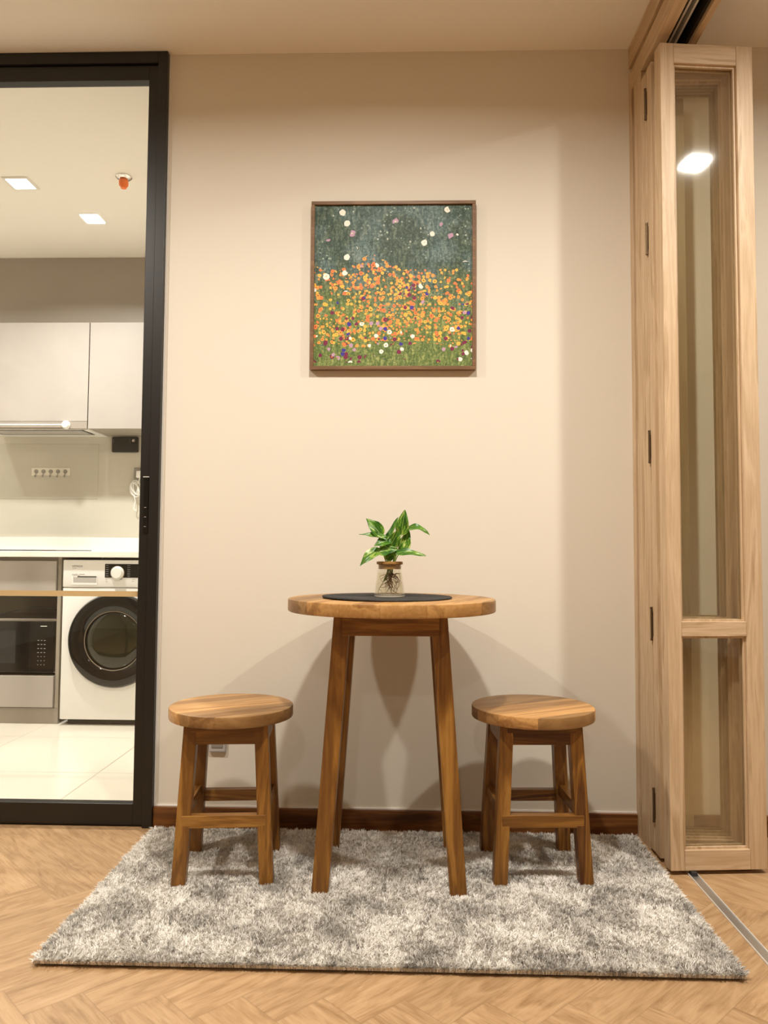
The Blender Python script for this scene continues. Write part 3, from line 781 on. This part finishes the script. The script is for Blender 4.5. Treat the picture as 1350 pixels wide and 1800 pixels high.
# wall cabinets, hood, filler
cab = thing('wall_cabinet', 'grey wall cabinet above the range hood', 'cabinet', (0,0,0), group='kitchen wall cabinets')
obj('carcass', BX(-2.372, -1.7515, 1.679, 1.95, 1.588, 2.134), M['carcass'], cab)
obj('door', BX(-2.372, -1.7535, 1.66, 1.678, 1.5865, 2.136, bev=.001), M['laminate'], cab)
cab2 = thing('wall_cabinet', 'grey wall cabinet right of the hood with the lower bottom edge', 'cabinet', (0,0,0), group='kitchen wall cabinets')
obj('carcass', BX(-1.749, -1.15, 1.679, 1.95, 1.548, 2.134), M['carcass'], cab2)
obj('door', BX(-1.7485, -1.15, 1.66, 1.678, 1.546, 2.136, bev=.001), M['laminate'], cab2)
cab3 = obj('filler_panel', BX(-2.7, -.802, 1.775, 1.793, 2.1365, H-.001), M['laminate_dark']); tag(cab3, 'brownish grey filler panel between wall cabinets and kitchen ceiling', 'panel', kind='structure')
hd_ = thing('range_hood', 'slim grey range hood under the left wall cabinet', 'range hood', (0,0,0))
obj('hood_front', BX(-2.372, -1.7535, 1.66, 1.678, 1.5455, 1.585, bev=.001), M['laminate_dark'], hd_)
obj('hood_body', BX(-2.372, -1.7515, 1.679, 1.948, 1.5435, 1.587), M['white_plastic'], hd_)
bm = bmesh.new()
a0, a1, b0, b1, w = -2.33, -1.79, 1.70, 1.86, .012
box(bm, a0, a1, b0, b0+w, 1.5415, 1.5434); box(bm, a0, a1, b1-w, b1, 1.5415, 1.5434); box(bm, a0, a0+w, b0, b1, 1.5415, 1.5434); box(bm, a1-w, a1, b0, b1, 1.5415, 1.5434)
obj('filter_frame', bm, M['track_dark'], hd_)
obj('grease_filter', BX(a0+w, a1-w, b0+w, b1-w, 1.5422, 1.5434), M['pale_grey'], hd_)
rl = thing('towel_rail', 'white rail with round ends stuck to the hood front', 'rail', (0, 0, 0))
bm = bmesh.new(); tube(bm, [(-2.27, 1.645, 1.565), (-1.868, 1.645, 1.565)], .0042, 12); obj('bar', bm, M['white_plastic'], rl, 40)
for x in (-2.27, -1.868): obj('end_disc', LT([(.0235, .0005), (.0235, .010), (.016, .020), (.0005, .022)], 32, 'Y', (x, 1.6595, 1.565), cap0=True), M['white_plastic'], rl, 40)

# backsplash and small things on it
struct('trim_4', BX(-2.7, -.802, KB-.004, KB-.0005, .953, 1.55), M['splash'], 'glossy cream backsplash above the worktop', 'backsplash')
sp = obj('splash_panel', BX(-2.42, -1.80, KB-.0065, KB-.0042, 1.178, 1.500, bev=.0006), M['splash_panel']); tag(sp, 'flat panel fixed on the backsplash under the hood', 'panel', kind='structure')
hk = thing('hook_rack', 'cream strip of five small hooks on the kitchen backsplash', 'hooks', (-2.079, KB-.0067, 1.336))
obj('hook_strip', BX(-.114, .114, -.004, 0, -.022, .024, bev=.0015), M['cream_plastic'], hk)
hook_col = M['grey_plate']
for i in range(5):
    x = -.086+i*.043; bm = bmesh.new()
    lathe(bm, [(.012, .0042), (.012, .007), (.0005, .008)], 24, 'Y', (x, 0, .002), cap0=True)
    tube(bm, spline([(x, -.007, .0), (x, -.009, -.020), (x, -.013, -.030), (x, -.020, -.029), (x, -.022, -.020)], 5), .0024, 8)
    obj('hook', bm, hook_col, hk, 40)
dv = thing('wall_device', 'black rectangular device with round silver button on the backsplash', 'device', (-1.641, KB-.0042, 1.4965))
obj('case', BX(-.077, .077, -.022, 0, -.0455, .0445, bev=.007, seg=4), M['black_matte'], dv, 40)
obj('button', LT([(.0085, .0222), (.0085, .0235), (.0005, .0245)], 24, 'Y', (.052, 0, .022), cap0=True), M['chrome'], dv, 40)
for x in (.030, -.068): obj('marking', BX(x, x+.0012, -.0226, -.0221, .011, .033), M['legend_grey'], dv)
so = thing('power_outlet', 'grey power outlet with a white plug on the backsplash', 'outlet', (-1.545, KB-.0042, 1.322))
obj('outlet_plate', BX(-.043, .043, -.009, 0, -.04, .04, bev=.003), M['grey_plate'], so)
cb = thing('coiled_cable', 'bundle of white cable hanging from the kitchen outlet', 'cable', (-1.545, KB-.0135, 1.322))
obj('plug', BX(-.018, .018, -.035, 0, -.022, .018, bev=.004), M['white_plastic'], cb, 40)
bm = bmesh.new()
tube(bm, spline([(0, -.02, -.022), (-.005, -.03, -.05), (-.02, -.028, -.06)], 6), .003, 8)
for k in range(5):
    pts = []; ox = random.uniform(-.012, .012); rr = random.uniform(.028, .045)
    for i in range(25):
        a = 2*PI*i/24+.4*k; pts.append((ox-.022+rr*.62*math.cos(a)-.012*k*math.sin(a)*.3, -.022-.004*k+.004*math.sin(2*a), -.085+rr*1.1*math.sin(a)))
    tube(bm, pts, .0028, 8)
tube(bm, spline([(-.030, -.024, -.125), (-.024, -.020, -.16), (-.030, -.022, -.20), (-.016, -.02, -.215)], 8), .003, 8)
obj('cord', bm, M['white_plastic'], cb, 180)

# sprinkler
sk = thing('fire_sprinkler', 'orange and chrome sprinkler head on the kitchen ceiling', 'sprinkler', (-1.268, .835, H))
obj('rosette', LT([(.036, -.0005), (.036, -.004), (.026, -.013), (.014, -.015)], 40), M['chrome'], sk, 40)
obj('cap', LT([(.018, -.0155), (.021, -.024), (.020, -.040), (.013, -.048), (.012, -.053)], 32), M['orange'], sk, 40)

# ------------------------------------------------------------------ lamps
def downlight(loc, power, label, size=.09, spread=165, col=(1, .95, .86), lamp=None, group='recessed square ceiling lights'):
    t = thing('ceiling_downlight', label, 'light', loc, group=group)
    s = size/2; bm = bmesh.new(); w = .012
    box(bm, -s-w, s+w, -s-w, -s, -.006, -.0005); box(bm, -s-w, s+w, s, s+w, -.006, -.0005)
    box(bm, -s-w, -s, -s, s, -.006, -.0005); box(bm, s, s+w, -s, s, -.006, -.0005)
    obj('lamp_frame', bm, M['white_plastic'], t)
    obj('diffuser', BX(-s, s, -s, s, -.003, -.0005), lamp or M['lamp'], t)
    L = bpy.data.lights.new('downlight_lamp', 'AREA'); L.shape = 'SQUARE'; L.size = size; L.energy = power; L.color = col
    L.spread = math.radians(spread)
    lo = bpy.data.objects.new('downlight_lamp', L); COL.objects.link(lo); lo.parent = t; lo.location = (0, 0, -.0075)
    return t
downlight((-1.58, -1.24, H), 31, 'recessed square light in the ceiling in front of the kitchen door')
downlight((-.05, -1.28, H), 31, 'recessed square light in the ceiling in front of the round table')
downlight((1.40, -1.22, H), 31, 'recessed square light in the ceiling beyond the folding door beam')
downlight((-.25, -4.3, H), 17, 'added fill light in the ceiling behind the viewer')  # added lamp, brightens the rear of the room and its reflections
downlight((-1.76, .885, H), 35, 'square kitchen ceiling light nearest the sprinkler', size=.095, spread=148, col=(1, .975, .93))
downlight((-2.75, .885, H), 7, 'added fill light in the kitchen ceiling, out of view on the far left', size=.095, spread=148, col=(1, .975, .93))  # added unseen lamp that lifts the kitchen brightness

w = bpy.data.worlds.new('World'); S.world = w; w.use_nodes = True
w.node_tree.nodes['Background'].inputs[0].default_value = (.9, .8, .65, 1); w.node_tree.nodes['Background'].inputs[1].default_value = .0

# ------------------------------------------------------------------ camera
cd = bpy.data.cameras.new('Camera'); cam = bpy.data.objects.new('Camera', cd); COL.objects.link(cam)
cd.sensor_fit = 'HORIZONTAL'; cd.sensor_width = 36; cd.lens = 1355.72/1350*36; cd.clip_start = .05
yaw, pit, rol = .0291, .0524, .0060
fw_ = Vector((0, math.cos(pit), math.sin(pit))); up_ = Vector((0, -math.sin(pit), math.cos(pit))); rt_ = Vector((1, 0, 0))
r2 = rt_*math.cos(rol)+up_*math.sin(rol); u2 = -rt_*math.sin(rol)+up_*math.cos(rol)
Rz = Matrix.Rotation(yaw, 3, 'Z')
m3 = Matrix((Rz@r2, Rz@u2, -(Rz@fw_))).transposed()
cam.matrix_world = Matrix.Translation((0, -2.4909, .8773)) @ m3.to_4x4()
S.camera = cam
